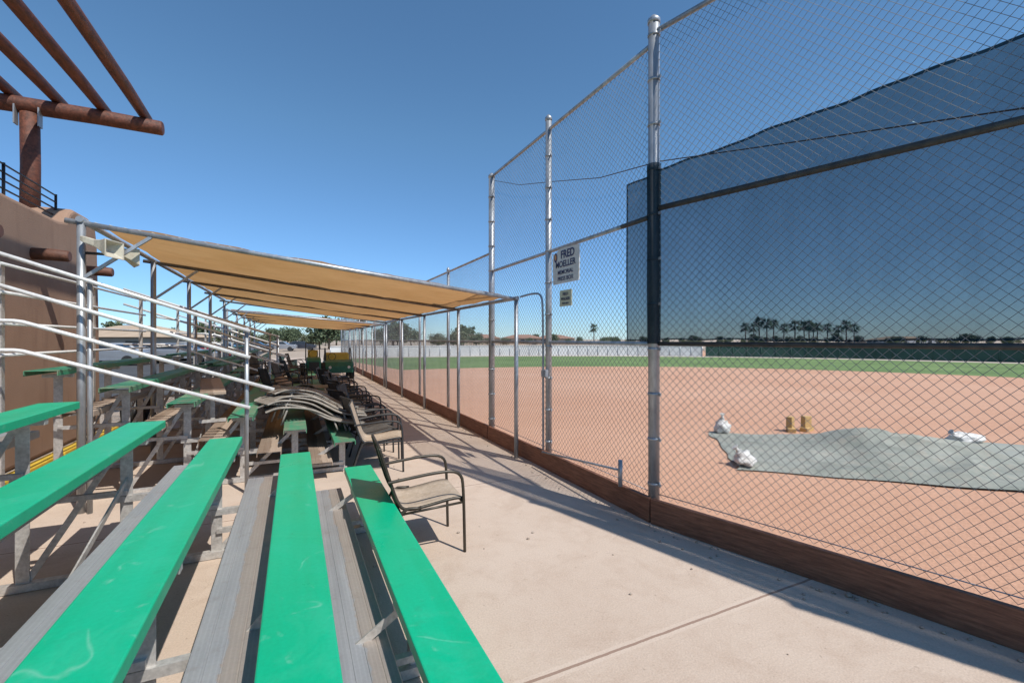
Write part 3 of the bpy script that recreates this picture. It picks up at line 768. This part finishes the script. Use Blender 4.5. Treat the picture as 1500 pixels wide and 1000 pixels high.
# ------------------------------------------------------------ trees
def leafmesh(seed,h,w,nclump,nleaf,ls):
    rnd=random.Random(seed); mb=MB()
    for c in range(nclump):
        a=rnd.uniform(0,2*math.pi); rr=w*.5*math.sqrt(rnd.random())*.85; zc=h*(.34+.52*rnd.random()); k=1-abs(zc/h-.60)*1.1
        cx,cy=rr*math.cos(a)*k,rr*math.sin(a)*k; cr=w*rnd.uniform(.12,.22)
        for i in range(nleaf):
            d=Vector((rnd.gauss(0,1),rnd.gauss(0,1),rnd.gauss(0,.75)))*cr*.55
            p=Vector((cx,cy,zc))+d; n=Vector((rnd.gauss(0,1),rnd.gauss(0,1),rnd.gauss(0,1))).normalized()
            t=n.orthogonal().normalized(); b=n.cross(t); s=ls*rnd.uniform(.6,1.3)
            mb.poly([p-t*s,p-b*s*.6,p+t*s,p+b*s*.6])
    return mb
def tree(name,label,seed,h,w,leaf):
    t=thing(name,label,'tree',(0,0,0),group='trees beyond the outfield'); rnd=random.Random(seed)
    mb=MB().path([(0,0,0),(.1,0,h*.25),(0,.1,h*.5),(0,0,h*.75)],[h*.035,h*.026,h*.018,h*.006],8)
    for k in range(5):
        a=rnd.uniform(0,6.28); z=h*rnd.uniform(.25,.5); mb.path([(0,0,z),(w*.2*math.cos(a),w*.2*math.sin(a),z+h*.15),(w*.36*math.cos(a),w*.36*math.sin(a),z+h*.25)],[h*.014,h*.009,h*.003],6)
    part(t,'trunk',mb,'bark'); part(t,'crown',leafmesh(seed,h,w,34,46,h*.05),leaf); return t
kinds=[tree('tree','dark green leafy tree beyond the outfield',1,6,7,'leaf'),tree('tree','olive green spreading tree beyond the outfield',2,5,7,'leaf2'),tree('tree','tall dark green tree beyond the outfield',3,8,6,'leaf')]
spots=[]
rnd=random.Random(5)
for k in range(46): spots.append((rnd.uniform(150,700),rnd.uniform(80,150),rnd.choice([0,1,2]),rnd.uniform(.45,.9)))
for k in range(90): spots.append((rnd.uniform(690,1570),rnd.uniform(120,190),rnd.choice([0,0,1,1,2]),rnd.uniform(.30,.54)))
first=[False]*3
for x,D,k,s in spots:
    X,Y=bearing((x-750)/667,D)
    if not first[k]:
        first[k]=True; kinds[k].location=(X,Y,0); kinds[k].scale=(s,)*3
    else: copy_thing(kinds[k],(X,Y,0),rnd.uniform(0,6.28),s)
def palm(seed,h):
    t=thing('palm_tree','tall fan palm with shaggy crown beyond the outfield','palm tree',(0,0,0),group='palm trees beyond the outfield'); rnd=random.Random(seed)
    part(t,'trunk',MB().path([(0,0,0),(.15,0,h*.4),(.1,.1,h*.93)],[.26,.2,.17],8),'bark')
    mb=MB()
    for k in range(46):
        a=rnd.uniform(0,6.28); el=rnd.uniform(-.9,1.3); L_=rnd.uniform(2.0,2.9); o=Vector((.1,.1,h*.93))
        d=Vector((math.cos(a)*math.cos(el),math.sin(a)*math.cos(el),math.sin(el))); sd=Vector((-math.sin(a),math.cos(a),0)); up=d.cross(sd)
        p1=o+d*L_*.35
        for q in range(9):
            f=(q-4)/4; tip=p1+d*L_*.65*(1-abs(f)*.35)+sd*f*L_*.42+Vector((0,0,-.22*L_*(.5+abs(f))))
            mb.poly([p1-sd*.08-up*.05,tip,p1+sd*.10+up*.05])
        mb.poly([o-sd*.05,o+sd*.05,p1+sd*.05,p1-sd*.05])
    part(t,'crown',mb,'palm'); return t
pal=[palm(1,7.8),palm(2,6.8)]
pl=[(1112,145),(1124,142),(1134,146),(1092,170),(1164,165),(1178,168),(1186,160),(1198,170),(1212,166),(1228,168),(1240,160),(1252,172),(575,120),(692,190),(676,170),(870,190),(530,150),(588,140),(1148,190),(1104,158),(1192,175)]
for i,(x,D) in enumerate(pl):
    X,Y=bearing((x-750)/667,D); k=0 if i in(0,1,2,12) else 1
    if i==0: pal[0].location=(X,Y,0)
    elif i==3: pal[1].location=(X,Y,0)
    else: copy_thing(pal[k],(X,Y,0),i*1.3,rnd.uniform(.85,1.1))

def house(r,D,wd,dp,h,label,wm='houses',rm='roof',rz=0):
    X,Y=bearing(r,D); t=thing('house',label,'house',(0,0,0))
    part(t,'wall',MB().box((0,0,h/2),(wd,dp,h)),wm)
    g=MB(); e=.5
    g.v=[(-wd/2-e,-dp/2-e,h+.02),(wd/2+e,-dp/2-e,h+.02),(wd/2+e,dp/2+e,h+.02),(-wd/2-e,dp/2+e,h+.02),(-wd/2+dp*.45,0,h+1.2),(wd/2-dp*.45,0,h+1.2)]
    g.f=[(0,1,5,4),(1,2,5),(2,3,4,5),(3,0,4),(3,2,1,0)]; g.sm=[False]*5
    part(t,'roof',g,rm)
    n=int(wd/4)
    for k in range(n):
        part(t,'window',MB().box((-wd/2+(k+.5)*wd/n,-dp/2-.02,h*.55),(1.3,.06,1.0)),'glass')
    t.location=(X,Y,0); t.rotation_euler=(0,0,-YAW+rz); return t
R=lambda x:(x-750)/667
house(R(700),145,14,9,2.1,'low stucco house with brown tiled roof')
house(R(765),150,13,9,2.1,'low stucco house with brown tiled roof')
house(R(812),148,12,9,2.0,'low stucco house with brown tiled roof')
house(R(1320),170,18,9,1.6,'low pale building beyond the outfield','whitewall','tan')
house(R(200),46,10,7,1.9,'tan roofed building beside the parking area','houses','tan')

def car(label,mat):
    t=thing('parked_car',label,'car',(0,0,0),group='cars in the parking area')
    lower=[(-2.2,.35),(-2.25,.7),(-2.15,.92),(-1.2,.98),(-.55,1.40),(.9,1.43),(1.6,1.02),(2.15,.95),(2.25,.6),(2.2,.3)]
    mb=MB(); n=len(lower)
    for sg in (-1,1):
        for y,z in lower: mb.v.append((sg*(.88 if z<1.1 else .68),y,z))
    for i in range(n):
        j=(i+1)%n; mb.f.append((i,j,n+j,n+i)); mb.sm.append(False)
    mb.f.append(tuple(reversed(range(n)))); mb.f.append(tuple(range(n,2*n))); mb.sm+=[False,False]
    part(t,'body',mb,mat,bevel=.04)
    for sg in (-1,1): part(t,'window',MB().poly([(sg*.885,-1.0,1.02),(sg*.72,-.5,1.36),(sg*.72,.85,1.37),(sg*.885,1.35,1.03)]),'glass')
    part(t,'window',MB().poly([(-.7,-1.16,1.03),(.7,-1.16,1.03),(.6,-.62,1.38),(-.6,-.62,1.38)]),'glass'); part(t,'window',MB().poly([(-.7,1.56,1.08),(.7,1.56,1.08),(.6,.98,1.42),(-.6,.98,1.42)]),'glass')
    for x in (-.8,.8):
        for y in (-1.4,1.4): part(t,'wheel',MB().tube((x-.1,y,.33),(x+.1,y,.33),.33,16),'rubber')
    return t
M['carwhite']=pmat('car_white',(.45,.45,.45),(.5,.5,.5),1,.25,0,0); M['carsilver']=pmat('car_silver',(.35,.36,.38),(.4,.41,.43),1,.3,.5,0)
M['cardark']=pmat('car_dark',(.03,.035,.05),(.04,.045,.06),1,.25,0,0); M['carred']=pmat('car_red',(.25,.02,.02),(.3,.03,.03),1,.3,0,0)
cars=[car('white parked car on asphalt','carwhite'),car('silver parked car on asphalt','carsilver'),car('dark blue parked car on asphalt','cardark'),car('dark red parked car on asphalt','carred')]
cp=[(185,34,0),(235,36,2),(262,33,1),(300,38,3),(325,42,2),(345,50,1),(410,66,1),(440,70,2),(372,60,2),(160,30,1)]
used=set()
for x,D,k in cp:
    X,Y=bearing(R(x),D); rz=math.radians(80+random.uniform(-8,8))
    if k in used: copy_thing(cars[k],(X,Y,0),rz)
    else: used.add(k); cars[k].location=(X,Y,0); cars[k].rotation_euler=(0,0,rz)

# ------------------------------------------------------------ light, sky, camera
sd=Vector((.305,-.70,1.0)).normalized()
el=math.asin(sd.z); az=math.atan2(sd.x,sd.y)
su=bpy.data.lights.new('sun','SUN'); su.energy=5.0; su.angle=math.radians(.5); su.color=(1,.955,.89)
so=bpy.data.objects.new('sun',su); so.rotation_euler=sd.to_track_quat('Z','Y').to_euler(); COL.objects.link(so)
w=bpy.data.worlds.new('World'); sc.world=w; w.use_nodes=True
nt=w.node_tree; bg=nt.nodes['Background']; sk=nt.nodes.new('ShaderNodeTexSky'); sk.sky_type='NISHITA'; sk.sun_disc=False
sk.sun_elevation=el; sk.sun_rotation=az; sk.air_density=1.0; sk.dust_density=.0; sk.ozone_density=2.0; sk.altitude=300
tc=nt.nodes.new('ShaderNodeTexCoord'); sp_=nt.nodes.new('ShaderNodeSeparateXYZ'); nt.links.new(tc.outputs['Generated'],sp_.inputs[0])
tcol=ramp(nt,sp_.outputs['Z'],0.0,.40,(.50,.74,1.12),(.74,1.02,1.12))
tint=mixc(nt,1.0,sk.outputs[0],tcol,'MULTIPLY')
nt.links.new(tint,bg.inputs[0]); bg.inputs[1].default_value=.13
cam=bpy.data.cameras.new('camera'); co=bpy.data.objects.new('camera',cam); COL.objects.link(co)
cam.sensor_width=36; cam.lens=16.0; cam.clip_start=.05; cam.clip_end=6000; cam.shift_y=-.002
co.location=(0,0,1.7); co.rotation_euler=(math.radians(90),0,-YAW)
sc.camera=co
